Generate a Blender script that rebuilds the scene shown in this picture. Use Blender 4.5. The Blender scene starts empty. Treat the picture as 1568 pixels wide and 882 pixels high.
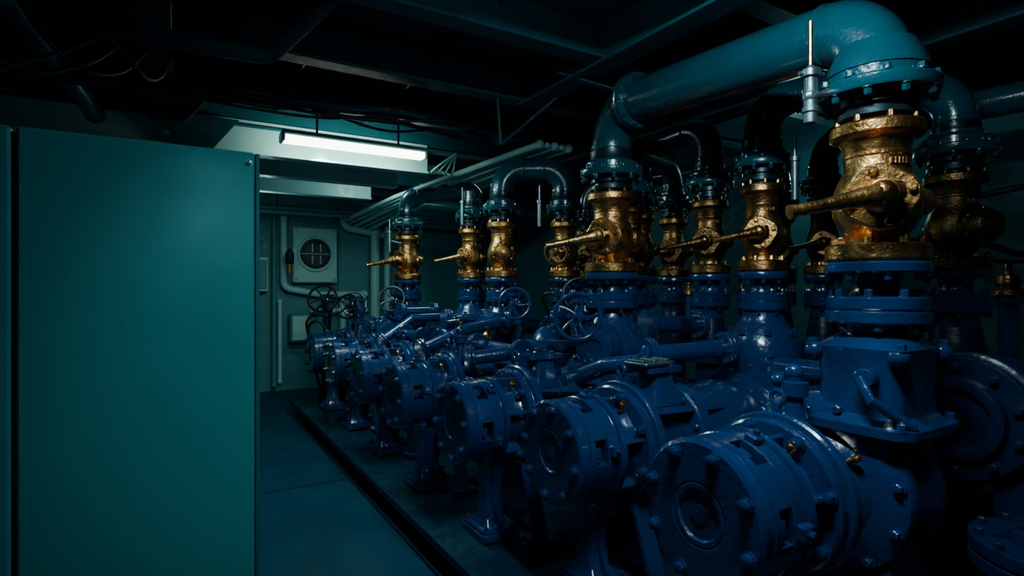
import bpy, bmesh, math, random
from mathutils import Matrix, Vector
random.seed(7)
pi=math.pi
sc=bpy.context.scene
V=Vector

# ------------------------------------------------------------------ materials
def mat(name,col,rough=.4,metal=0.,bump=.1,bscale=40.,var=.25,coat=0.,vscale=6.,patina=None,spec=None):
    m=bpy.data.materials.new(name); m.use_nodes=True
    nt=m.node_tree; N=nt.nodes; L=nt.links
    b=N['Principled BSDF']
    tc=N.new('ShaderNodeTexCoord')
    n1=N.new('ShaderNodeTexNoise'); n1.inputs['Scale'].default_value=vscale; n1.inputs['Detail'].default_value=5
    L.new(tc.outputs['Object'],n1.inputs['Vector'])
    mx=N.new('ShaderNodeMix'); mx.data_type='RGBA'
    mx.inputs[6].default_value=(*[c*(1-var) for c in col],1)
    mx.inputs[7].default_value=(*[min(1,c*(1+var)) for c in col],1)
    L.new(n1.outputs['Fac'],mx.inputs[0])
    last=mx.outputs[2]
    if patina:
        n4=N.new('ShaderNodeTexNoise'); n4.inputs['Scale'].default_value=11; n4.inputs['Detail'].default_value=9; n4.inputs['Roughness'].default_value=.65
        L.new(tc.outputs['Object'],n4.inputs['Vector'])
        r4=N.new('ShaderNodeMapRange'); r4.inputs['From Min'].default_value=.48; r4.inputs['From Max'].default_value=.68
        r4.inputs['To Max'].default_value=.85
        L.new(n4.outputs['Fac'],r4.inputs['Value'])
        m2=N.new('ShaderNodeMix'); m2.data_type='RGBA'; m2.inputs[7].default_value=(*patina,1)
        L.new(r4.outputs['Result'],m2.inputs[0]); L.new(last,m2.inputs[6]); last=m2.outputs[2]
    L.new(last,b.inputs['Base Color'])
    mr=N.new('ShaderNodeMapRange'); mr.inputs['From Min'].default_value=.3; mr.inputs['From Max'].default_value=.7
    mr.inputs['To Min'].default_value=rough*.75; mr.inputs['To Max'].default_value=min(1,rough*1.35)
    n2=N.new('ShaderNodeTexNoise'); n2.inputs['Scale'].default_value=vscale*2.3; n2.inputs['Detail'].default_value=6
    L.new(tc.outputs['Object'],n2.inputs['Vector'])
    L.new(n2.outputs['Fac'],mr.inputs['Value']); L.new(mr.outputs['Result'],b.inputs['Roughness'])
    b.inputs['Metallic'].default_value=metal
    if spec is not None: b.inputs['Specular IOR Level'].default_value=spec
    if coat: 
        b.inputs['Coat Weight'].default_value=coat; b.inputs['Coat Roughness'].default_value=.12
    if bump:
        n3=N.new('ShaderNodeTexNoise'); n3.inputs['Scale'].default_value=bscale; n3.inputs['Detail'].default_value=3
        L.new(tc.outputs['Object'],n3.inputs['Vector'])
        bp=N.new('ShaderNodeBump'); bp.inputs['Strength'].default_value=bump; bp.inputs['Distance'].default_value=.01
        L.new(n3.outputs['Fac'],bp.inputs['Height']); L.new(bp.outputs['Normal'],b.inputs['Normal'])
    return m
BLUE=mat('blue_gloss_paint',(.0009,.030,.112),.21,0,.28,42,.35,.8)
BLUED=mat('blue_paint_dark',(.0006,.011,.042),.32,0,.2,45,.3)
TEAL=mat('teal_pipe_paint',(.004,.056,.080),.22,0,.22,60,.25,.6)
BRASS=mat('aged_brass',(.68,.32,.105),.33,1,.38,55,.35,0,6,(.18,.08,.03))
BRASSD=mat('dimmed_brass',(.32,.16,.06),.36,1,.35,55,.4,0,6,(.08,.045,.02))  # brass with dimness put into its colour for the rear valves; also wheel rims
BLACK=mat('black_rubber',(.006,.01,.012),.5,0,.1,40,.2)
DARKM=mat('dark_steel',(.015,.032,.042),.33,.6,.1,40,.3)
STEEL=mat('worn_steel',(.18,.28,.30),.35,.9,.1,50,.3)
CAB=mat('cabinet_paint',(.0003,.15,.162),.33,0,.02,220,.03,.0,1.2,None,.38)
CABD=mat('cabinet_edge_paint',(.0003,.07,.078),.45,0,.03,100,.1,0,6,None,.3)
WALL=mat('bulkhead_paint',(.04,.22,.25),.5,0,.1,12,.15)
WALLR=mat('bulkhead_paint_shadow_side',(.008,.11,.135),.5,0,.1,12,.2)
WHITE=mat('white_paint',(.32,.60,.59),.4,0,.08,30,.1)
CEIL=mat('ceiling_paint',(.004,.075,.095),.42,0,.1,12,.25,0,6,None,.25)
FLOOR=mat('deck_paint',(.0003,.040,.075),.42,0,.3,70,.45,0,2.,None,.14)
SKID=mat('skid_paint',(.001,.026,.050),.34,0,.2,60,.3,0,6,None,.35)
def emat(name,col,st):
    m=bpy.data.materials.new(name); m.use_nodes=True
    b=m.node_tree.nodes['Principled BSDF']; b.inputs['Base Color'].default_value=(.8,.8,.8,1)
    b.inputs['Emission Color'].default_value=(*col,1); b.inputs['Emission Strength'].default_value=st
    return m
TUBE=emat('lamp_tube_glow',(.88,1.0,.80),11.0)

# ------------------------------------------------------------------ mesh builder
def axisM(o,d):
    d=V(d).normalized()
    q=V((0,0,1)).rotation_difference(d)
    return Matrix.Translation(V(o))@q.to_matrix().to_4x4()
class MB:
    def __init__(s): s.v=[];s.f=[];s.fm=[];s.mats=[];s.M=Matrix.Identity(4)
    def add(s,vs,fs,m,M=None):
        T=s.M if M is None else s.M@M
        b=len(s.v)
        s.v+= [tuple(T@V(p)) for p in vs]
        if m not in s.mats: s.mats.append(m)
        k=s.mats.index(m)
        for f in fs: s.f.append([i+b for i in f]); s.fm.append(k)
    def lathe(s,prof,o,d,m,seg=32,sx=1,sy=1):
        M=axisM(o,d); vs=[];fs=[]
        for r,h in prof:
            for i in range(seg):
                a=2*pi*i/seg; vs.append((r*math.cos(a)*sx,r*math.sin(a)*sy,h))
        for j in range(len(prof)-1):
            for i in range(seg):
                k=(i+1)%seg
                fs.append([j*seg+i,j*seg+k,(j+1)*seg+k,(j+1)*seg+i])
        if prof[0][0]>1e-5: fs.append(list(range(seg))[::-1])
        if prof[-1][0]>1e-5: fs.append([ (len(prof)-1)*seg+i for i in range(seg)])
        s.add(vs,fs,m,M)
    def cyl(s,o,d,r,h,m,seg=20,c=None):
        c=min(r,h)*.12 if c is None else c
        s.lathe([(r-c,0),(r,c),(r,h-c),(r-c,h)],o,d,m,seg)
    def ball(s,o,r,m,seg=16,d=(0,0,1),sz=1):
        n=8; s.lathe([(max(1e-6,r*math.sin(pi*i/n)),-r*math.cos(pi*i/n)*sz) for i in range(n+1)],o,d,m,seg)
    def hexb(s,o,d,r,h,m,washer=True):
        if washer: s.lathe([(r*1.35,0),(r*1.35,h*.15)],o,d,m,12)
        s.lathe([(r,0),(r,h*.85),(r*.75,h)],o,d,m,6)
    def ring(s,o,d,R,n,r,h,m,ph=0,washer=True):
        M=axisM(o,d); dd=V(d).normalized()
        for i in range(n):
            a=2*pi*i/n+ph
            s.hexb(M@V((R*math.cos(a),R*math.sin(a),0)),dd,r,h,m,washer)
    def flange(s,o,d,r,t,m,nb=8,br=.013,bm=None,both=False,ph=.2,seg=36,bh=None):
        c=min(.008,t*.2)
        s.lathe([(r-c,0),(r,c),(r,t-c),(r-c,t)],o,d,m,seg)
        if nb:
            bm=bm or m; dd=V(d).normalized(); bh=bh or br*1.5
            s.ring(V(o)+dd*t,dd,r-br*1.9,nb,br,bh,bm,ph)
            if both: s.ring(V(o),-dd,r-br*1.9,nb,br,bh,bm,ph)
    def tube(s,pts,r,m,seg=16,cap=True,radii=None):
        pts=[V(p) for p in pts]; n=len(pts)
        t=[(pts[min(i+1,n-1)]-pts[max(i-1,0)]).normalized() for i in range(n)]
        up=V((0,0,1)) if abs(t[0].z)<.9 else V((1,0,0))
        x=t[0].cross(up).normalized(); vs=[];fs=[]
        for i in range(n):
            if i: 
                q=t[i-1].rotation_difference(t[i]); x=q@x
            y=t[i].cross(x).normalized(); x=y.cross(t[i]).normalized()
            rr=radii[i] if radii else r
            for k in range(seg):
                a=2*pi*k/seg; vs.append(pts[i]+x*rr*math.cos(a)+y*rr*math.sin(a))
        for j in range(n-1):
            for i in range(seg):
                k=(i+1)%seg; fs.append([j*seg+i,j*seg+k,(j+1)*seg+k,(j+1)*seg+i])
        if cap:
            fs.append(list(range(seg))[::-1]); fs.append([(n-1)*seg+i for i in range(seg)])
        s.add(vs,fs,m)
    def box(s,c,size,m,R=None,bev=.006):
        bm=bmesh.new(); bmesh.ops.create_cube(bm,size=1)
        for v in bm.verts: v.co=V((v.co.x*size[0],v.co.y*size[1],v.co.z*size[2]))
        bev=min(bev,min(size)*.3)
        if bev>0: bmesh.ops.bevel(bm,geom=list(bm.edges),offset=bev,segments=1,affect='EDGES')
        bm.verts.index_update()
        vs=[v.co.copy() for v in bm.verts]; fs=[[v.index for v in f.verts] for f in bm.faces]; bm.free()
        M=Matrix.Translation(V(c)); 
        if R is not None: M=M@R
        s.add(vs,fs,m,M)
    def beam(s,a,b,w,h,m):
        a=V(a);b=V(b);d=b-a
        q=d.to_track_quat('Y','Z').to_matrix().to_4x4()
        s.box((a+b)/2,(w,d.length,h),m,q,.004)
    def loft(s,secs,m,M=None):
        n=len(secs[0]); vs=[p for se in secs for p in se]; fs=[]
        for j in range(len(secs)-1):
            for i in range(n):
                k=(i+1)%n; fs.append([j*n+i,j*n+k,(j+1)*n+k,(j+1)*n+i])
        fs.append(list(range(n))[::-1]); fs.append([(len(secs)-1)*n+i for i in range(n)])
        s.add(vs,fs,m,M)
    def rloft(s,o,d,secs,m,rot=0):
        M=axisM(o,d)@Matrix.Rotation(rot,4,'Z')
        out=[]
        for z,w,h,cf in secs:
            out.append([(x,y,z) for x,y in rrect(w,h,cf*min(w,h)/2)])
        s.loft(out,m,M)
    def arc(s,u0,u1,r0,r1,a0,a1,m,n=4):
        secs=[]
        for i in range(n+1):
            a=a0+(a1-a0)*i/n; c,si=math.cos(a),math.sin(a)
            secs.append([(u0,r0*c,r0*si),(u1,r0*c,r0*si),(u1,r1*c,r1*si),(u0,r1*c,r1*si)])
        s.loft(secs,m)
    def torus(s,o,d,R,r,m,seg=36,k=10):
        M=axisM(o,d); vs=[];fs=[]
        for i in range(seg):
            a=2*pi*i/seg
            for j in range(k):
                b=2*pi*j/k; q=R+r*math.cos(b); vs.append((q*math.cos(a),q*math.sin(a),r*math.sin(b)))
        for i in range(seg):
            for j in range(k):
                i2=(i+1)%seg;j2=(j+1)%k; fs.append([i*k+j,i2*k+j,i2*k+j2,i*k+j2])
        s.add(vs,fs,m,M)
    def wheel(s,o,d,R,m,stem=.12,ns=5,r=None,dish=.03):
        o=V(o);d=V(d).normalized(); r=r or R*.085
        s.torus(o,d,R,r,m)
        M=axisM(o,d)
        for i in range(ns):
            a=2*pi*i/ns+.3
            s.tube([M@V((R*f*math.cos(a+.35*(f-.2)),R*f*math.sin(a+.35*(f-.2)),-dish*(1-f))) for f in (.1,.4,.7,1)],r*.75,m,8)
        s.cyl(o-d*(dish+.02),d,R*.2,.05,m,14)
        s.tube([o-d*(stem+dish),o+d*.03],R*.08,m,10)
    def done(s,name,ang=35):
        me=bpy.data.meshes.new(name); me.from_pydata(s.v,[],s.f)
        for m in s.mats: me.materials.append(m)
        me.polygons.foreach_set('material_index',s.fm)
        me.validate(); 
        bm=bmesh.new(); bm.from_mesh(me); bmesh.ops.recalc_face_normals(bm,faces=bm.faces); bm.to_mesh(me); bm.free()
        me.shade_smooth(); me.set_sharp_from_angle(angle=math.radians(ang))
        ob=bpy.data.objects.new(name,me); sc.collection.objects.link(ob)
        return ob
def rrect(w,h,r,n=3):
    r=max(r,.001); out=[]
    for cx,cy,a0 in ((w/2-r,h/2-r,0),(-w/2+r,h/2-r,pi/2),(-w/2+r,-h/2+r,pi),(w/2-r,-h/2+r,1.5*pi)):
        for i in range(n+1):
            a=a0+pi/2*i/n; out.append((cx+r*math.cos(a),cy+r*math.sin(a)))
    return out
def path(pts,br=.2,n=8):
    pts=[V(p) for p in pts]; out=[pts[0]]
    for i in range(1,len(pts)-1):
        p=pts[i]; a=(pts[i-1]-p); b=(pts[i+1]-p)
        ang=a.angle(b)
        if ang>pi-.01:
            out.append(p); continue
        R=br[i-1] if isinstance(br,(list,tuple)) else br
        t=R/math.tan(ang/2); t=min(t,a.length*.49 if i>1 else a.length*.98,b.length*.49 if i<len(pts)-2 else b.length*.98)
        R=t*math.tan(ang/2)
        a.normalize();b.normalize()
        c=p+(a+b).normalized()*(R/math.sin(ang/2))
        s0=p+a*t-c; s1=p+b*t-c
        th=s0.angle(s1); ax=s0.cross(s1).normalized()
        for k in range(n+1):
            out.append(c+Matrix.Rotation(th*k/n,3,ax)@s0)
    out.append(pts[-1]); return out

# ------------------------------------------------------------------ room shell
ZC=3.15
def slab(name,c,size,m):
    b=MB(); b.box(c,size,m,None,0); return b.done(name)
slab('floor',(2.0,3.3,-.05),(7.2,11.8,.1),FLOOR)
slab('ceiling',(2.0,3.3,ZC+.05),(7.2,11.8,.1),CEIL)
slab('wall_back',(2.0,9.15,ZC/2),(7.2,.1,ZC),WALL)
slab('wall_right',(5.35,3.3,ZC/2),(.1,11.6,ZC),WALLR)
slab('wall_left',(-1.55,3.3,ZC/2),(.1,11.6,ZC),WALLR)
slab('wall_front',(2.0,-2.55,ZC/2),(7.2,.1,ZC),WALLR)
b=MB(); b.box((-.1,2.3,.002),(2.6,.012,.006),SKID,None,0); b.box((-.1,4.6,.002),(2.6,.012,.006),SKID,None,0); b.done('trim_1')

# ceiling structure
b=MB()
for y in (.8,1.75,2.65,3.55,4.45,5.3,6.2,7.2,8.2):
    b.box((2.0,y,3.045),(7.0,.014,.21),CEIL,None,0)
    b.box((2.0,y,2.93),(7.0,.13,.02),CEIL,None,.003)
for y in (5.3,6.2,7.2):
    b.box((.33,y-.02,2.84),(3.66,.02,.28),WHITE,None,0)
    b.box((.33,y,2.70),(3.66,.14,.02),WHITE,None,.003)
for x,y0,y1,zb in ((2.22,-2.4,3.5,2.9),(-.1,-2.4,9.1,2.9),(3.6,-2.4,9.1,2.9)):
    b.box((x,(y0+y1)/2,(zb+ZC)/2),(.016,y1-y0,ZC-zb),CEIL,None,0)
    b.box((x,(y0+y1)/2,zb-.01),(.16,y1-y0,.02),CEIL,None,.003)
for x in (.75,1.5,2.95,4.3):
    b.box((x,3.3,ZC-.04),(.012,11.5,.08),CEIL,None,0)
for x,y in ((.1,5.2),(-.1,4.45)):
    b.loft([[(x-.25,y-.01,2.95),(x+.35,y-.01,2.95),(x+.15,y-.01,2.68),(x-.02,y-.01,2.68)],[(x-.25,y+.01,2.95),(x+.35,y+.01,2.95),(x+.15,y+.01,2.68),(x-.02,y+.01,2.68)]],CEIL)
b.done('ceiling_beams')
b=MB()
b.beam((2.40,2.58,3.12),(2.44,2.66,2.86),.06,.014,TEAL)
b.beam((2.10,2.95,2.93),(2.42,2.72,2.80),.06,.014,TEAL)
b.tube([(2.3,3.2,2.9),(2.0,3.5,2.58)],.012,TEAL,8)
b.tube([(2.0,3.5,2.58),(1.97,3.5,2.9)],.01,CEIL,8)
b.done('pipe_hanger_bracket')

# ------------------------------------------------------------------ fluorescent lamp
b=MB()
lx0,lx1,ly,lz=.74,1.93,4.82,2.74
b.box(((lx0+lx1)/2,ly,lz+.055),(lx1-lx0+.04,.17,.04),WHITE,None,.01)
b.box((lx0-.01,ly,lz+.02),(.03,.15,.07),WHITE,None,.008); b.box((lx1+.01,ly,lz+.02),(.03,.15,.07),WHITE,None,.008)
b.rloft(((lx0),ly,lz+.01),(1,0,0),[(0,.055,.12,.6),(lx1-lx0,.055,.12,.6)],TUBE)
for x in (1.0,1.7): b.tube([(x,ly,lz+.07),(x,ly,3.14)],.01,DARKM,8)
b.done('fluorescent_lamp')

def light(name,kind,loc,energy,col,size=.3,target=None,sx=None,sy=None,spot=None,blend=1):
    l=bpy.data.lights.new(name,kind); l.energy=energy; l.color=col
    if kind=='AREA':
        l.shape='RECTANGLE'; l.size=sx; l.size_y=sy
    else: l.shadow_soft_size=size
    if spot: l.spot_size=math.radians(spot); l.spot_blend=blend
    o=bpy.data.objects.new(name,l); o.location=loc; sc.collection.objects.link(o)
    if target: o.rotation_euler=(V(target)-V(loc)).to_track_quat('-Z','Y').to_euler()
    return o
light('lamp_tube_light','AREA',((lx0+lx1)/2,ly,lz-.03),32,(.60,1,.95),target=((lx0+lx1)/2+.35,ly+.2,0),sx=1.15,sy=.12)
light('lamp_back_light','AREA',((lx0+lx1)/2,ly+.10,lz+.03),7,(.78,1,.88),target=((lx0+lx1)/2,ly+.6,lz+.10),sx=1.1,sy=.05)
# strip lamp above the pumps
b=MB(); b.box((1.15,1.1,2.905),(.15,1.25,.04),WHITE,None,.01); b.tube([(1.15,.7,2.92),(1.15,.7,3.14)],.01,DARKM,8); b.tube([(1.15,1.5,2.92),(1.15,1.5,3.14)],.01,DARKM,8); b.done('fluorescent_lamp')
o=light('pump_strip_light','AREA',(1.15,1.1,2.87),80,(.66,.93,1.0),sx=.10,sy=1.1)
o.rotation_euler=(math.radians(8),math.radians(-18),0)
light('aisle_bounce_light','POINT',(1.25,1.9,2.72),2.8,(.22,.92,1.0),.05)
light('passage_ceiling_light','SPOT',(.12,-1.1,2.42),92,(.28,1.0,1.0),.12,target=(.36,2.02,1.22),spot=30)
light('mid_row_fill','SPOT',(1.1,3.35,2.85),34,(.58,.93,1),.04,target=(1.9,3.6,.8),spot=105)  # unseen fill added to brighten the middle pumps
light('far_side_light','AREA',(3.1,6.3,2.9),12,(.55,.97,1),target=(3.1,6.3,0),sx=1.0,sy=.2)
light('far_riser_fill','POINT',(2.0,6.52,2.86),9,(.72,1,.94),.04)  # added light hidden behind the beam, brightens the far riser elbow
light('side_wall_light','POINT',(4.75,3.0,2.5),5,(.35,.95,1),.1)
light('far_passage_light','POINT',(.9,7.4,2.5),5,(.5,1,.96),.1)

# ------------------------------------------------------------------ cabinet
b=MB()
cy=2.02
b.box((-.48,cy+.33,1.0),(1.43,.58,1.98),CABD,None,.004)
b.box((-.078,cy+.02,1.0),(.598,.04,1.99),CAB,None,.006)
b.box((-.69,cy+.02,1.0),(.60,.04,1.99),CAB,None,.006)
b.box((.231,cy+.035,1.0),(.014,.05,1.99),CABD,None,.003)
b.hexb((.205,cy,1.96),(0,-1,0),.008,.008,STEEL)
b.tube([(-.98,cy,1.1),(-.98,cy-.05,1.1),(-.98,cy-.05,1.3),(-.98,cy,1.3)],.01,STEEL,8)
b.box((-.48,cy+.33,.03),(1.4,.5,.06),DARKM,None,.0)
b.done('metal_cabinet')

# ------------------------------------------------------------------ skid
b=MB()
b.box((3.1,3.85,.09),(3.5,7.3,.08),SKID,None,.004)
b.box((1.33,3.85,.135),(.24,7.3,.02),SKID,None,.004)
b.box((1.30,3.85,.065),(.02,7.3,.13),SKID,None,0)
b.box((1.26,3.85,.01),(.12,7.3,.02),SKID,None,.004)
b.box((1.218,3.85,.15),(.015,7.3,.045),SKID,None,.003)
b.done('pump_skid_base')

# ------------------------------------------------------------------ pumps
def pump(x,y,L,z=.80,R=.235,yaw=0,top=None,seg=48):
    b=MB(); b.M=Matrix.Translation((x,y,z))@Matrix.Rotation(yaw,4,'Z')
    X=(1,0,0); k=R/.235
    ph=random.random()
    b.lathe([(.02,.009),(.082,.009),(.088,.0),(.10,.0),(.104,.003),(.108,.003),(.112,0),(.222*k,0),(.235*k,.01),(.235*k,.045),(.228*k,.05),(.228*k,.056),(.235*k,.06),(.235*k,.085),(.15,.086)],(0,0,0),X,BLUE,seg)
    b.lathe([(.03,.005),(.03,.010)],(0,0,0),X,BLUE,12)
    M=axisM((0,0,0),X)
    for i in range(8):
        a=2*pi*i/8+ph
        p=M@V((.198*k*math.cos(a),.198*k*math.sin(a),-.002))
        b.lathe([(.026,0),(.026,-.006),(.019,-.007),(.019,-.022),(.012,-.026),(.001,-.026)],p,X,BLUE,10)
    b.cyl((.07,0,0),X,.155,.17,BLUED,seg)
    n=6
    for i in range(n):
        a0=2*pi*i/n+ph*.5; 
        b.arc(.08,.155,.175,.233*k,a0,a0+2*pi/n*.55,BLUE,5)
        b.arc(.08,.115,.165,.228*k,a0+2*pi/n*.68,a0+2*pi/n*.86,BLUE,2)
    b.lathe([(.15,.15),(.233*k,.151),(.238*k,.156),(.238*k,.205),(.23*k,.21),(.23*k,.218),(.245*k,.222),(.245*k,.25),(.238*k,.256),(.17,.258)],(0,0,0),X,BLUE,seg)
    for i in range(5):
        a=2*pi*i/5+ph
        b.M=b.M@Matrix.Rotation(a,4,'X'); b.box((.18,0,.245*k),(.05,.05,.035),BLUE,None,.006); b.hexb((.18,0,.26*k),(0,0,1),.012,.02,BLUE); b.M=b.M@Matrix.Rotation(-a,4,'X')
    b.lathe([(.19,.25),(.185,.28),(.18,.33),(.2,.37)],(0,0,0),X,BLUE,seg)
    for i in range(6):
        a=2*pi*i/6+.26
        b.M=b.M@Matrix.Rotation(a,4,'X'); b.box((.31,0,.205),(.12,.022,.07),BLUE,None,.005); b.M=b.M@Matrix.Rotation(-a,4,'X')
    b.lathe([(.2,.36),(.262,.362),(.272,.37),(.272,.395),(.262,.402),(.262,.406),(.285,.41),(.292,.418),(.292,.445),(.282,.455),(.21,.46)],(0,0,0),X,BLUE,seg)
    for i in range(8):
        a=2*pi*i/8+ph+.2; p=M@V((.245*math.cos(a),.245*math.sin(a),.362))
        b.lathe([(.028,0),(.028,-.008),(.021,-.009),(.021,-.032),(.012,-.036),(.001,-.036)],p,X,BLUE,6 if i%2 else 12)
    e=L-.17
    b.lathe([(.22,.45),(.225,.48),(.2,.52),(.185,.56),(.18,max(.58,e-.1)),(.21,max(.6,e-.04)),(.27,max(.62,e))],(0,0,0),X,BLUE,seg)
    for a in (.9,2.2,-.6,3.7):
        b.M=b.M@Matrix.Rotation(a,4,'X'); b.loft([[(.45,-.012,.19),(.45,-.012,.28),(max(.62,e-.05),-.012,.19)],[(.45,.012,.19),(.45,.012,.28),(max(.62,e-.05),.012,.19)]],BLUE); b.M=b.M@Matrix.Rotation(-a,4,'X')
    if L>1.3:
        b.lathe([(.18,.72),(.25,.73),(.26,.74),(.26,.765),(.25,.77),(.26,.775),(.26,.80),(.25,.81),(.2,.83),(.22,.95),(.24,1.1),(.22,1.25),(.2,1.3)],(0,0,0),X,BLUE,seg)
        b.ring((.735,0,0),(-1,0,0),.232,10,.014,.022,BLUE)
    b.lathe([(.2,L-.2),(.29,L-.195),(.335,L-.17),(.342,L-.155),(.342,L-.13),(.325,L-.12),(.335,L-.08),(.355,L-.02),(.352,L+.05),(.325,L+.12),(.27,L+.16),(.2,L+.18),(.15,L+.2),(.14,L+.28)],(0,0,0),X,BLUE,seg)
    for i in range(12):
        a=2*pi*i/12+ph; p=M@V((.312*math.cos(a),.312*math.sin(a),L-.183)); b.hexb(p,(-1,0,0),.017,.025,BLUE)
    b.flange((L+.26,0,0),X,.2,.03,BLUE,8,.014); b.flange((L+.295,0,0),X,.2,.03,BLUE,8,.014)
    b.cyl((L+.32,0,0),X,.12,.3,BLUED,24)
    if top:
        b.rloft((top,0,.16),(0,0,1),[(0,.2,.2,.3),(.12,.13,.14,.3),(.16,.12,.13,.3),(.165,.24,.17,.25),(.19,.24,.17,.25)],BLUE)
        b.ring((top,0,.35),(0,0,1),.08,4,.013,.02,BLUE,.6)
    else:
        b.rloft((.53,0,.17),(0,0,1),[(0,.12,.12,.6),(.13,.08,.08,.9),(.17,.07,.07,.9),(.175,.10,.10,.9),(.225,.10,.10,.9),(.23,.06,.06,.9),(.25,.06,.06,.9)],BLUE)
        b.ball((.53,0,.43),.035,BLUE,14); b.ball((.49,.04,.40),.026,BLUE,12)
    b.tube([(.43,0,.28),(.43,0,.32)],.014,BLUE,8); b.torus((.43,0,.345),(1,0,0),.026,.010,BLUE,16,8)
    # small brass drain / grease fittings on the castings
    for (u,a) in ((.60,2.5),(.33,2.1)):
        q=V((u,.2*math.cos(a),.2*math.sin(a))); dd=V((0,math.cos(a),math.sin(a)))
        b.lathe([(.010,0),(.010,.03),(.016,.031),(.016,.045),(.007,.047),(.007,.06)],q,dd,BRASS,8)
    f=-z+.15; fx=.25
    b.rloft((fx,0,f),(0,0,1),[(0,.24,.30,.2),(.03,.24,.30,.2),(.032,.22,.27,.2),(.05,.22,.27,.2),(.052,.16,.2,.3),(.09,.12,.13,.3),(.2,.10,.10,.3),(.32,.11,.13,.3),(.46,.13,.22,.3)],BLUE)
    for sx in(-.085,.085):
        for sy in (-.11,.11): b.hexb((fx+sx,sy,f+.05),(0,0,1),.014,.022,BLUE)
    b.loft([[(fx-.01,-.13,f+.05),(fx-.01,.13,f+.05),(fx-.01,.06,f+.2),(fx-.01,-.06,f+.2)],[(fx+.01,-.13,f+.05),(fx+.01,.13,f+.05),(fx+.01,.06,f+.2),(fx+.01,-.06,f+.2)]],BLUE)
    for sgn in (-1,1):
        b.beam((.42,.12*sgn,-.22),(.42,.27*sgn,f+.03),.09,.03,BLUE)
        b.box((.42,.28*sgn,f+.015),(.16,.14,.03),BLUE)
        b.hexb((.42,.31*sgn,f+.03),(0,0,1),.014,.022,BLUE)
    for sgn in (-1,1):
        b.loft([[(L-.15,.10*sgn,-.2),(L-.15,.24*sgn,-.15),(L-.15,.33*sgn,f),(L-.15,.18*sgn,f)],[(L+.12,.10*sgn,-.2),(L+.12,.24*sgn,-.15),(L+.12,.33*sgn,f),(L+.12,.18*sgn,f)]],BLUE)
    b.box((L,0,f+.02),(.42,.74,.04),BLUE)
    return b

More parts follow.
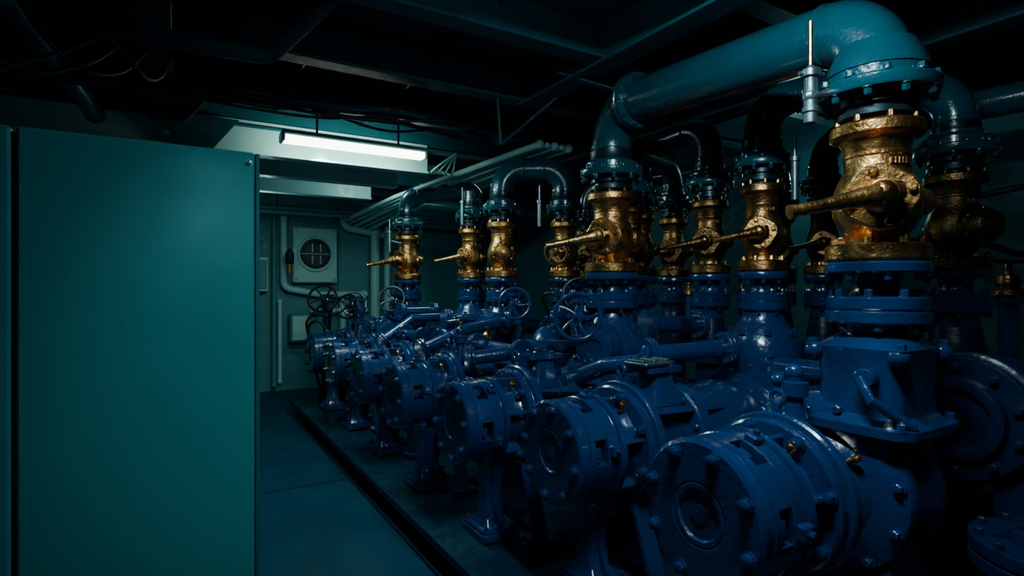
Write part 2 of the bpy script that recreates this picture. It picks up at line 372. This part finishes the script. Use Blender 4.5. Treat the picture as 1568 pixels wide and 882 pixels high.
# ---------------- risers / valve columns
def brass_valve(x,y,s=1.,bon=(-.85,-.5),lever=(-.86,.5,-.20),dark=False,kind='lever',seg=36,topz=0):
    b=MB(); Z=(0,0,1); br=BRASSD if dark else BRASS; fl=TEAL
    T=lambda r:r*s
    o=(x,y,0)
    b.lathe([(T(.12),2.27),(T(.20),2.272),(T(.205),2.28),(T(.205),2.312),(T(.198),2.32)],o,Z,fl,seg)
    b.lathe([(T(.165),2.32),(T(.17),2.326),(T(.17),2.36),(T(.155),2.375),(T(.13),2.385),(T(.13),2.40)],o,Z,fl,seg)
    b.ring((x,y,2.32),Z,T(.187),10,T(.013),.025,fl); b.ring((x,y,2.272),(0,0,-1),T(.185),10,T(.014),.03,fl)
    b.lathe([(T(.11),2.27),(T(.135),2.265),(T(.135),2.235),(T(.115),2.23),(T(.115),2.215),(T(.14),2.21),(T(.14),2.19),(T(.1),2.185),(T(.1),2.17)],o,Z,DARKM,seg)
    b.ring((x,y,2.165),Z,T(.132),8,T(.012),.030,br)
    b.lathe([(T(.10),2.175),(T(.150),2.168),(T(.157),2.16),(T(.157),2.125),(T(.150),2.118),(T(.125),2.11),(T(.115),2.09),(T(.11),2.06),(T(.114),2.055),(T(.114),2.045),(T(.11),2.04),(T(.112),1.99),(T(.128),1.96),(T(.145),1.91),(T(.150),1.86),(T(.145),1.82),(T(.125),1.78),(T(.105),1.755),(T(.10),1.73),(T(.105),1.72),(T(.165),1.715),(T(.173),1.708),(T(.173),1.66),(T(.165),1.652),(T(.1),1.65)],o,Z,br,seg)
    b.ring((x,y,1.712),Z,T(.142),8,T(.015),.03,br,.3)
    for i in range(5):
        a=math.atan2(-.858,-.5)+.12*(i-2)+.1
        b.box((x+math.cos(a)*T(.113),y+math.sin(a)*T(.113),2.015),(.012,.014,.024),br,Matrix.Rotation(a,4,'Z'),.002)
    d=V((bon[0],bon[1],0)).normalized(); zc=1.875; c=V((x,y,zc))
    b.lathe([(T(.075),0),(T(.075),T(.14)),(T(.09),T(.15))],c,d,br,20)
    M=axisM(c+d*T(.15),d)
    if kind!='cap':
        pts=[]
        for i in range(4):
            a0=pi/4+i*pi/2
            for q in (-.35,-.12,.12,.35): pts.append((T(.122)*math.cos(a0+q),T(.122)*math.sin(a0+q)))
        b.loft([[(p[0],p[1],0) for p in pts],[(p[0],p[1],T(.022)) for p in pts],[(p[0]*.93,p[1]*.93,T(.028)) for p in pts]],br,M)
        for i in range(4):
            a=pi/4+i*pi/2; b.hexb(M@V((T(.095)*math.cos(a),T(.095)*math.sin(a),T(.026))),d,T(.016),T(.024),br)
        b.lathe([(T(.062),T(.17)),(T(.058),T(.2)),(T(.04),T(.215)),(T(.036),T(.23)),(T(.048),T(.232)),(T(.048),T(.27)),(T(.034),T(.275))],c,d,br,18)
    h=c+d*T(.25)
    if kind=='cap':
        b.lathe([(T(.11),T(.12)),(T(.115),T(.13)),(T(.115),T(.16)),(T(.10),T(.17)),(T(.095),T(.2)),(T(.075),T(.235)),(T(.04),T(.25)),(.001,T(.255))],c,d,br,24)
        b.ring(c+d*T(.16),d,T(.10),6,T(.012),T(.02),br)
    elif kind=='lever':
        l=V(lever).normalized()
        b.tube([h-l*T(.06),h+l*T(.02),h+l*T(.10),h+l*T(.20),h+l*T(.30),h+l*T(.33)],.02,br,14,True,[T(.036),T(.044),T(.032),T(.023),T(.021),T(.026)])
        b.ball(h,T(.05),br,16)
    else:
        b.wheel(h+d*T(.07),d,T(.125),DARKM if dark else BRASSD,.06,5)
    b.lathe([(T(.07),0),(T(.07),T(.15)),(T(.055),T(.165)),(T(.04),T(.2)),(.001,T(.205))],c,V((-d.x,-d.y,0)) if kind!='lever' else V((.86,-.5,0)),br,18)
    return b
def riser(b,x,y,s,kind,zbot=1.0,seg=36):
    Z=(0,0,1); T=lambda r:r*s; o=(x,y,0)
    b.lathe([(T(.1),1.65),(T(.17),1.648),(T(.176),1.64),(T(.176),1.612),(T(.17),1.605),(T(.09),1.603),(T(.083),1.58),(T(.083),1.54),(T(.095),1.52),(T(.16),1.518),(T(.17),1.512),(T(.17),1.475),(T(.165),1.47),(T(.165),1.464),(T(.176),1.46),(T(.176),1.425),(T(.168),1.418),(T(.125),1.415),(T(.115),1.39),(T(.118),1.33)],o,Z,BLUE,seg)
    b.ring((x,y,1.605),(0,0,-1),T(.15),8,T(.014),.028,BLUE,.1); b.ring((x,y,1.516),Z,T(.145),8,T(.015),.03,BLUE,.3); b.ring((x,y,1.42),(0,0,-1),T(.15),8,T(.015),.03,BLUE,.3)
    if kind=='box':
        b.rloft((x,y,zbot),Z,[(0,.44,.42,.4),(.03,.44,.42,.4),(.035,.38,.36,.4),(.06,.32,.31,.3),(.16,.30,.29,.3),(.25,.32,.31,.35),(.30,.34,.33,.4),(.325,.30,.30,.7),(.35,.24,.24,1)],BLUE)
        for sx in (-1,1):
            for sy in (-1,1):
                b.ball((x+.155*sx,y+.15*sy,zbot+.28),.036,BLUE,12); b.hexb((x+.16*sx,y+.155*sy,zbot+.30),(0,0,1),.02,.028,BLUE)
                b.hexb((x+.18*sx,y+.17*sy,zbot+.03),(0,0,1),.016,.028,BLUE)
        b.cyl((x-.15,y-.05,zbot+.2),(-1,-.2,0),.035,.07,BLUE,14)
        b.tube([(x-.22,y-.05,zbot+.2),(x-.24,y-.1,zbot+.13),(x-.14,y-.19,zbot+.04)],.018,BLUE,10)
    elif kind=='ball':
        b.lathe([(.13,zbot-.02),(.2,zbot+.03),(.235,zbot+.11),(.22,zbot+.2),(.17,zbot+.28),(.125,zbot+.33),(.118,zbot+.37)],o,Z,BLUE,seg)
        d=V((-.9,-.45,0)).normalized(); c=V((x,y,zbot+.15))
        b.lathe([(.15,.1),(.15,.2),(.125,.24),(.12,.25),(.12,.28),(.11,.285),(.055,.287),(.05,.275),(.001,.275)],c,d,BLUE,28)
        b.ring(c+d*.2,d,.135,6,.012,.02,BLUE)
    elif kind=='dome':
        b.lathe([(.16,zbot-.2),(.2,zbot-.02),(.225,zbot+.03),(.215,zbot+.12),(.185,zbot+.2),(.14,zbot+.26),(.118,zbot+.31),(.115,zbot+.38)],o,Z,BLUE,seg)
        b.ring((x,y,zbot+.2),Z,.18,8,.018,.03,BLUE)
    else:
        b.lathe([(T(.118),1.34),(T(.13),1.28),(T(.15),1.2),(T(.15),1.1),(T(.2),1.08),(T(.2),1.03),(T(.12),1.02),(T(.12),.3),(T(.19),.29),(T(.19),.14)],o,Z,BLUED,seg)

PUMPS=[ # x, y, L, R, top, column s, kind, colx, coly
 (1.48,1.28,.84,.248,None,1.0,'box',2.30,1.13),
 (1.46,2.11,1.58,.237,.66,.80,'dome',3.04,2.14),
 (1.31,2.86,1.15,.226,.60,1.0,'ball',2.46,2.84),
 (1.28,3.78,1.30,.228,None,.85,'ball',3.15,4.3),
 (1.30,4.74,1.30,.230,.6,.9,'ball',2.65,4.62),
 (1.31,5.72,1.30,.232,None,.8,'dome',2.66,5.3),
 (1.32,6.72,1.0,.232,.6,.95,'ball',2.37,6.4)]
for (x,y,L,R,top,s,kind,cx,cyy) in PUMPS:
    b=pump(x,y,L,top=top,R=R)
    b.M=Matrix.Identity(4)
    riser(b,cx,cyy,s,kind,1.03 if kind!='dome' else 1.08)
    if abs(y-cyy)>.25 or abs(x+L-cx)>.3:
        b.tube(path([(x+L,y,.9),(x+L,y+.02,1.12),(cx,cyy,1.14)],.1),.12,BLUE,20)
    if y<1.31:
        n=V((0,-.75,.66)); p=V((2.36,1.28,.8))+n*.36
        b.box(p,(.12,.005,.09),STEEL,Matrix.Rotation(math.radians(-40),4,'X'),.001)
    b.done('centrifugal_pump')
CY=[(2.30,1.13,1.,'lever',False),(3.04,2.14,.8,'lever',False),(2.46,2.84,1.,'lever',False),(2.65,4.62,.9,'cap',False),(2.66,5.3,.8,'lever',False),(2.37,6.4,.95,'lever',False),(3.15,4.3,.85,'wheel',False),
    (3.27,2.72,.8,'lever',True),(3.68,1.4,.95,'cap',True),(4.1,2.38,.75,'lever',True),(3.85,3.6,.85,'lever',True),(3.35,3.5,.8,'lever',True),(2.95,5.75,.85,'wheel',True),(2.75,7.3,.8,'wheel',True),(3.0,3.25,.8,'cap',True),(3.9,4.9,.8,'lever',True),(4.5,3.0,.8,'lever',True)]
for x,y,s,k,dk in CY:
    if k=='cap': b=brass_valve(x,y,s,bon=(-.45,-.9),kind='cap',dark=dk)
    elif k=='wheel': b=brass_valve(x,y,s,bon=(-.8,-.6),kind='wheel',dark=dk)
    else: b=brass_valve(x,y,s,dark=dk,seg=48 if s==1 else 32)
    b.done('brass_globe_valve')
for x,y,s,k,dk in CY[7:]:
    b=MB(); riser(b,x,y,s,'pipe'); 
    b.done('pipe_riser')

# ---------------- overhead pipes
def opipe(pts,r,m=TEAL,br=.2,col=None,rings=True,name='overhead_pipe',n=12):
    b=MB(); p=path(pts,br,n); b.tube(p,r,m,40)
    for q in ((pts[0]),(pts[-1])):
        if q[2]<2.5:
            b.lathe([(r+.006,q[2]-.01),(r+.012,q[2]),(r+.012,q[2]+.05),(r+.002,q[2]+.055)],(q[0],q[1],0),(0,0,1),DARKM,32)
            b.lathe([(r+.001,q[2]+.06),(r+.008,q[2]+.065),(r+.008,q[2]+.085),(r+.001,q[2]+.09)],(q[0],q[1],0),(0,0,1),m,32)
    if rings:
        for i in (n+1,len(p)-2-n):
            if 0<i<len(p)-1:
                a=p[i]; d=(p[i+1]-p[i-1]).normalized()
                b.lathe([(r+.001,-.012),(r+.005,-.006),(r+.005,.006),(r+.001,.012)],a,d,m,32)
    return b
b=opipe([(2.30,1.13,2.36),(2.30,1.13,2.57),(2.46,2.84,2.73),(2.46,2.84,2.39)],.127,TEAL,[.21,.24])
b.lathe([(.175,2.36),(.165,2.40),(.145,2.44),(.13,2.47)],(2.30,1.13,0),(0,0,1),TEAL,40)
a=V((2.44,2.60,2.708)); d=V((.093,1,.1)).normalized()
b.lathe([(.13,-.05),(.165,-.048),(.168,-.04),(.168,-.022),(.162,-.018),(.162,-.012),(.168,-.008),(.168,.01),(.162,.015),(.13,.018)],a,d,TEAL,36)
b.ring(a-d*.05,-d,.15,10,.01,.015,TEAL); b.done('overhead_pipe')
opipe([(2.65,4.62,2.39),(2.65,4.62,2.67),(3.15,4.3,2.67),(3.15,4.3,2.39)],.108,TEAL,[.2,.2]).done('overhead_pipe')
opipe([(2.37,6.4,2.39),(2.37,6.4,2.66),(2.95,5.75,2.70),(2.95,5.75,2.39)],.112,TEAL,[.2,.2]).done('overhead_pipe')
opipe([(3.04,2.14,2.39),(3.04,2.14,2.70),(3.68,1.4,2.66),(3.68,1.4,2.39)],.10,TEAL,[.2,.2]).done('overhead_pipe')
opipe([(3.27,2.72,2.39),(3.27,2.72,2.72),(3.35,3.5,2.70),(3.35,3.5,2.39)],.09,TEAL,[.2,.2]).done('overhead_pipe')
opipe([(3.85,3.6,2.39),(3.85,3.6,2.66),(3.0,3.25,2.62),(3.0,3.25,2.39)],.09,TEAL,[.2,.2]).done('overhead_pipe')
opipe([(4.1,2.38,2.39),(4.1,2.38,2.66),(4.3,.2,2.66),(4.3,.2,1.0)],.09,TEAL,[.2,.2]).done('overhead_pipe')
opipe([(3.9,4.9,2.39),(3.9,4.9,2.66),(4.5,3.0,2.66),(4.5,3.0,2.39)],.09,TEAL,[.2,.2]).done('overhead_pipe')
opipe([(2.66,5.3,2.39),(2.66,5.3,2.52),(2.66,5.3,2.56)],.075,TEAL,.02,rings=False).done('pipe_cap')
opipe([(2.75,7.3,2.39),(2.75,7.3,2.7),(4.5,7.3,2.7),(5.28,7.3,2.7)],.09,TEAL,[.2,.1]).done('overhead_pipe')

# ------------------------------------------------------------------ gauges
b=MB()
gx,gy=2.02,1.22
b.tube([(gx,gy,2.36),(gx,gy,2.54)],.008,BRASS,8)
b.cyl((gx,gy,2.16),(0,0,1),.024,.17,STEEL,14); b.cyl((gx,gy,2.33),(0,0,1),.034,.03,STEEL,14); b.cyl((gx,gy,2.20),(0,0,1),.03,.02,STEEL,14)
b.ball((gx,gy,2.36),.018,STEEL,10)
b.tube([(gx,gy,2.26),(gx+.14,gy-.04,2.295)],.014,STEEL,8); b.ball((gx+.0,gy,2.26),.03,STEEL,10)
b.tube([(gx-.04,gy+.02,2.345),(gx+.05,gy-.02,2.345)],.008,STEEL,8)
b.done('relief_valve_gauge')
for x,y,z in ((2.9,1.84,2.28),(2.42,5.0,2.42),(2.8,4.2,2.35),(2.05,6.1,2.2)):
    b=MB(); b.cyl((x,y,z-.25),(0,0,1),.02,.22,STEEL,12); b.tube([(x,y,z-.05),(x,y,z+.12)],.008,STEEL,8); b.cyl((x,y,z-.04),(0,0,1),.028,.03,STEEL,12)
    b.tube([(x,y,z-.12),(x+.16,y+.08,z-.14)],.012,STEEL,8); b.done('relief_valve_gauge')

# ------------------------------------------------------------------ handwheel valves and small piping among pumps
def hwv(x,y,z,d,R,m=BLUE,base=1.0,name='handwheel_valve'):
    b=MB(); d=V(d).normalized(); o=V((x,y,z))
    b.wheel(o,d,R,m,.16,5,R*.1)
    c=o-d*.26
    b.lathe([(.05,0),(.075,.02),(.075,.05),(.05,.06),(.03,.1),(.022,.14)],c,d,BLUE,18)
    b.ring(c+d*.05,d,.06,6,.009,.014,BLUE)
    b.lathe([(.09,-.14),(.09,-.11),(.06,-.10),(.085,-.02),(.085,.03),(.06,.1),(.09,.11),(.09,.14)],c,(0,0,1) if abs(d.z)<.5 else (0,1,0),BLUE,20)
    if abs(d.z)<.5: b.cyl((c.x,c.y,base),(0,0,1),.055,max(.02,c.z-.13-base),BLUE,18)
    else: b.cyl((c.x,c.y,base),(0,0,1),.05,max(.05,c.z-base),BLUE,18)
    return b.done(name)
hwv(2.15,2.80,1.37,(-.75,-.66,.1),.145)
hwv(2.45,4.05,1.42,(-.6,-.8,.2),.13)
hwv(2.04,6.0,1.43,(-.5,-.8,.35),.14,DARKM,base=1.05)
hwv(1.55,7.15,1.42,(-.4,-.85,.35),.17,DARKM,.15)
hwv(1.75,6.75,1.33,(-.7,-.7,.2),.14,DARKM,1.0)
hwv(1.95,7.2,1.35,(-.3,-.9,.3),.15,BLUE,.15)
hwv(1.95,4.15,1.30,(-.2,0,1),.09,BLUE,.95)
hwv(2.75,3.55,1.5,(-.5,-.8,.2),.13,DARKM,.15)
hwv(3.6,4.2,1.5,(-.5,-.8,.2),.13,DARKM,.15)
def small(pts,r,m=BLUE,br=.08,name='crossover_pipe',fl=True):
    b=MB(); b.tube(path(pts,br,6),r,m,18)
    if fl:
        for i,j in ((0,1),(-1,-2)):
            a=V(pts[i]); d=(V(pts[j])-a).normalized(); b.flange(a,d,r+.045,.022,m,6,.01,both=False,seg=24)
            b.flange(a-d*.026,d,r+.045,.022,m,0,seg=24)
    return b.done(name)
small([(2.25,2.28,1.18),(2.75,2.18,1.2)],.05)
small([(2.25,2.28,1.14),(2.12,2.5,1.1),(2.1,2.75,1.0)],.05)
small([(2.75,2.8,1.3),(3.15,2.72,1.3)],.06)
small([(1.75,3.5,1.06),(2.3,3.35,1.12),(2.9,3.3,1.12)],.05)
small([(1.85,4.6,1.12),(1.85,5.05,1.12)],.045)
small([(1.8,5.5,1.15),(1.85,6.1,1.15)],.045)
small([(2.05,3.3,1.1),(2.05,3.95,1.1)],.05)
small([(2.2,4.9,1.25),(2.6,4.9,1.25)],.05)
small([(2.95,1.6,1.1),(2.95,2.0,1.1)],.06)
small([(2.0,5.6,1.3),(2.4,5.7,1.3)],.05)
small([(1.7,4.25,1.05),(2.1,4.25,1.2),(2.5,4.3,1.25)],.05)
small([(1.7,5.25,1.05),(2.0,5.25,1.25),(2.4,5.3,1.25)],.045)
small([(3.3,.9,.75),(3.3,2.0,.75),(3.4,4.5,.75),(3.4,7.2,.75)],.11,BLUED,.1,'suction_header_pipe')
small([(4.0,.6,1.05),(4.0,7.0,1.05)],.1,BLUED,.1,'suction_header_pipe')
small([(2.1,7.15,.95),(1.6,7.2,.95),(1.6,7.2,.17)],.06,BLUE,.12)
small([(1.75,7.3,.9),(2.6,7.3,.9),(2.6,7.3,.17)],.08,BLUE,.12)
b=MB(); b.box((2.08,2.11,1.168),(.22,.15,.018),STEEL,Matrix.Rotation(.1,4,'Z'),.005); b.box((2.08,2.11,1.155),(.18,.11,.02),BLUE,None,.003)
for sx in (-.08,0,.08): b.box((2.08+sx,2.11,1.182),(.04,.10,.012),STEEL,Matrix.Rotation(.1,4,'Z'),.003)
b.done('cover_plate')
for x,y,z in ((1.95,3.62,1.18),(2.75,2.45,1.50),(1.92,4.0,1.2),(3.4,2.55,1.5)):
    b=MB(); b.cyl((x,y,z-.14),(0,0,1),.016,.14,BLUE,12); b.lathe([(.02,0),(.03,.01),(.03,.03),(.022,.04),(.012,.05),(.012,.07),(.02,.075),(.02,.085)],(x,y,z),(0,0,1),BRASS,14); b.done('grease_cup')
# flanged casing of the second-row pump behind the near riser
b=MB(); c=(2.76,1.04,1.02); X=(1,0,0)
b.lathe([(.05,-.02),(.12,-.02),(.125,-.05),(.15,-.055),(.165,-.05),(.17,-.015),(.245,-.012),(.252,-.005),(.252,.03),(.245,.035),(.245,.042),(.262,.046),(.268,.052),(.268,.085),(.262,.09),(.2,.095),(.18,.16),(.2,.25),(.24,.3),(.24,.33),(.12,.34),(.12,.6)],c,X,BLUED,48)
b.ring((2.748,1.04,1.02),(-1,0,0),.21,10,.017,.028,BLUED)
for sgn in(-1,1): b.loft([[(2.80,1.04+.1*sgn,.85),(2.80,1.04+.2*sgn,.85),(2.80,1.04+.24*sgn,.14),(2.80,1.04+.12*sgn,.14)],[(2.98,1.04+.1*sgn,.85),(2.98,1.04+.2*sgn,.85),(2.98,1.04+.24*sgn,.14),(2.98,1.04+.12*sgn,.14)]],BLUED)
b.done('pump_volute_casing')
b=MB(); o=(2.42,.62,0); Z=(0,0,1)
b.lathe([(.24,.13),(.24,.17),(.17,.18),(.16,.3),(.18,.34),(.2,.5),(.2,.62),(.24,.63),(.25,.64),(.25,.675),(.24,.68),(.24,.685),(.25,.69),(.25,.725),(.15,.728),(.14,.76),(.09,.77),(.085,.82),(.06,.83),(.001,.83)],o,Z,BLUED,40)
b.ring((2.42,.62,.725),Z,.225,12,.014,.025,BLUED)
for i in range(6):
    a=i*pi/3; b.M=Matrix.Translation((2.42,.62,0))@Matrix.Rotation(a,4,'Z'); b.loft([[(.08,-.008,.728),(.2,-.008,.728),(.08,-.008,.80)],[(.08,.008,.728),(.2,.008,.728),(.08,.008,.80)]],BLUED)
b.M=Matrix.Identity(4)
b.cyl((2.42,.62,.5),(-1,.2,0),.1,.26,BLUED,24); b.flange((2.17,.67,.5),(-1,.2,0),.15,.03,BLUED,8,.013)
b.done('strainer_housing')
b=MB(); x,y=4.05,1.29
b.cyl((x,y,.13),Z,.05,1.38,BLUE,20); b.flange((x,y,1.46),Z,.10,.03,BLUE,6,.012); b.flange((x,y,.13),Z,.12,.03,BLUE,6,.012)
b.lathe([(.07,1.5),(.09,1.51),(.09,1.54),(.05,1.55),(.06,1.58),(.05,1.62),(.02,1.63),(.018,1.70)],(x,y,0),Z,BRASSD,20)
b.tube([(x-.09,y+.05,1.7),(x+.09,y-.05,1.7)],.012,DARKM,8); b.done('drain_valve')
b=MB(); x,y=3.35,.85
b.cyl((x,y,.13),Z,.07,.8,BLUED,20); b.lathe([(.10,.9),(.11,.91),(.11,.93),(.1,.94)],(x,y,0),Z,BRASSD,24); b.lathe([(.06,.93),(.07,.96),(.05,1.0),(.02,1.02),(.02,1.08)],(x,y,0),Z,BLUED,20); b.wheel((x,y,1.12),Z,.09,DARKM,.08); b.done('handwheel_valve')
def hose(pts,r,m=BLACK,name='rubber_hose'):
    cu=bpy.data.curves.new(name,'CURVE'); cu.dimensions='3D'; sp=cu.splines.new('BEZIER'); sp.bezier_points.add(len(pts)-1)
    for p,q in zip(sp.bezier_points,pts): p.co=q; p.handle_left_type=p.handle_right_type='AUTO'
    cu.bevel_depth=r; cu.bevel_resolution=3; cu.materials.append(m)
    o=bpy.data.objects.new(name,cu); sc.collection.objects.link(o)
hose([(3.75,1.35,2.05),(3.95,1.05,2.08),(4.15,1.0,1.95),(4.1,1.15,1.75),(3.85,1.35,1.8)],.018,DARKM)
hose([(1.6,6.95,1.0),(1.42,7.0,1.15),(1.4,7.1,.8),(1.5,7.15,.4),(1.55,7.15,.17)],.018)
hose([(1.5,7.0,1.35),(1.35,7.1,1.1),(1.5,7.2,.95),(1.6,7.0,1.2),(1.5,6.9,1.35)],.015)
hose([(2.9,4.2,1.3),(2.8,4.1,1.5),(2.95,4.0,1.4),(3.1,4.1,1.2)],.014)
hose([(3.7,1.9,1.2),(3.6,1.7,1.5),(3.75,1.6,1.3),(3.8,1.8,1.0)],.014)

# ------------------------------------------------------------------ far bulkhead fittings
wy=9.1
b=MB(); b.box((1.83,wy-.09,2.05),(.66,.18,.84),WHITE,None,.02)
b.torus((1.83,wy-.19,2.07),(0,-1,0),.25,.024,WHITE); b.lathe([(.245,0),(.245,.01)],(1.83,wy-.175,2.07),(0,-1,0),BLACK,36)
b.torus((1.83,wy-.195,2.07),(0,-1,0),.20,.010,DARKM)
b.beam((1.60,wy-.195,2.07),(2.06,wy-.195,2.07),.015,.020,STEEL)
for sx,sz in ((-.05,.09),(.07,.09),(-.05,-.09),(.07,-.09)): b.box((1.83+sx,wy-.195,2.07+sz),(.025,.010,.13),STEEL,None,.002)  # pale upright bars modelled in place of reflections in the dark glass
for sx in(-.28,.28):
    for sz in (-.37,.37): b.hexb((1.83+sx,wy-.18,2.05+sz),(0,-1,0),.014,.012,STEEL)
b.done('porthole_vent')
def wp(pts,r,m=WHITE,br=.12,name='wall_pipe'):
    b=MB(); pp=path(pts,br,6); b.tube(pp,r,m,14)
    for k in (0,-1):
        a=V(pts[k]); b.ball(a,r*1.25,m,12)
    return b.done(name)
wp([(1.25,9.0,3.1),(1.25,9.0,.9),(1.25,9.0,.1)],.035,WALL)
wp([(1.38,8.98,2.6),(1.38,8.98,1.55),(1.9,8.98,1.45),(2.6,8.98,1.45)],.05)
wp([(1.33,9.0,1.35),(1.33,9.0,.15)],.03)
wp([(2.25,8.9,2.65),(2.25,8.9,2.5),(2.9,8.9,2.4),(3.4,8.9,2.4)],.055)
wp([(2.75,8.9,2.45),(2.75,8.9,.1)],.075)
wp([(2.95,8.9,2.9),(2.95,8.9,.1)],.05)
wp([(1.8,8.95,1.2),(2.6,8.95,1.2)],.04)
wp([(2.25,8.95,1.3),(2.25,8.95,.15)],.045)
b=MB(); b.box((1.08,8.98,1.75),(.16,.14,.5),WHITE,None,.01); b.box((1.08,8.9,1.75),(.12,.02,.42),WALL,None,.005); b.done('junction_box')
b=MB(); b.box((1.60,8.95,.95),(.30,.22,.42),WALL,None,.015); b.box((1.60,8.83,.95),(.24,.02,.36),WHITE,None,.005); b.done('junction_box')
b=MB(); b.box((2.45,9.07,1.6),(.5,.05,2.5),WALL,None,.01); b.done('door_1')
b=MB(); b.lathe([(.05,0),(.06,.02),(.06,.16),(.02,.2),(.02,.24)],(1.42,8.7,1.9),(0,0,1),DARKM,14); b.box((1.42,8.85,2.0),(.05,.4,.04),DARKM); b.tube([(1.42,8.7,1.9),(1.42,8.7,1.75)],.03,BRASS,10); b.done('wall_lantern')
wp([(1.0,8.8,2.72),(2.4,8.8,2.72),(3.6,8.8,2.72)],.04,WALL)
wp([(.2,8.5,2.62),(3.8,8.5,2.62)],.03,WALL)
for i in range(5):
    wp([(2.25+.1*i,8.95,2.60-.03*i),(2.3+.1*i,6.6,2.66),(2.75+.08*i,5.2,2.84),(2.8+.08*i,4.2,2.84)],.022 if i%2 else .032,WHITE,.3,'ceiling_conduit')
wp([(-1.45,3.35,2.78),(.42,3.22,2.78),(.66,2.85,2.99),(.8,2.2,3.1)],.045,CEIL,.1,'ceiling_pipe')
wp([(-1.4,2.7,2.62),(-.75,2.7,2.62),(-.6,3.0,2.75),(-.5,5.0,2.8)],.055,CEIL,.15,'ceiling_pipe')
wp([(-1.45,4.0,2.68),(1.6,4.0,2.84)],.03,CEIL,.1,'ceiling_pipe')
for i in range(6):
    pts=[]
    for k in range(9):
        pts.append((-1.2+.42*k+random.uniform(-.04,.04),3.85+.04*i+random.uniform(-.05,.05),2.80-.01*i+random.uniform(-.05,.03)))
    hose(pts,.010,BLACK,'cable_bundle')
for i in range(4):
    hose([(2.2+.05*i,5.6,2.86),(2.3+.04*i,5.4,2.75),(2.15+.07*i,5.1,2.7),(2.3,4.9,2.84)],.010,WHITE,'cable_bundle')
for i in range(4):
    hose([(-1.0+.2*i,2.9,2.8),(-.8+.2*i,3.0,2.4+.06*i),(-.55+.15*i,3.2,2.55),(-.3+.1*i,3.4,2.8)],.011,BLACK,'cable_bundle')

# ------------------------------------------------------------------ world, camera
w=bpy.data.worlds.new('world'); sc.world=w; w.use_nodes=True
w.node_tree.nodes['Background'].inputs[0].default_value=(.02,.10,.13,1); w.node_tree.nodes['Background'].inputs[1].default_value=.01
cam=bpy.data.cameras.new('camera'); co=bpy.data.objects.new('camera',cam); sc.collection.objects.link(co); sc.camera=co
cam.sensor_width=36; cam.lens=36*860/1568; cam.clip_start=.02
yaw=math.atan2(514,860)
co.location=(0,0,1.55); co.rotation_euler=(pi/2,0,-yaw)
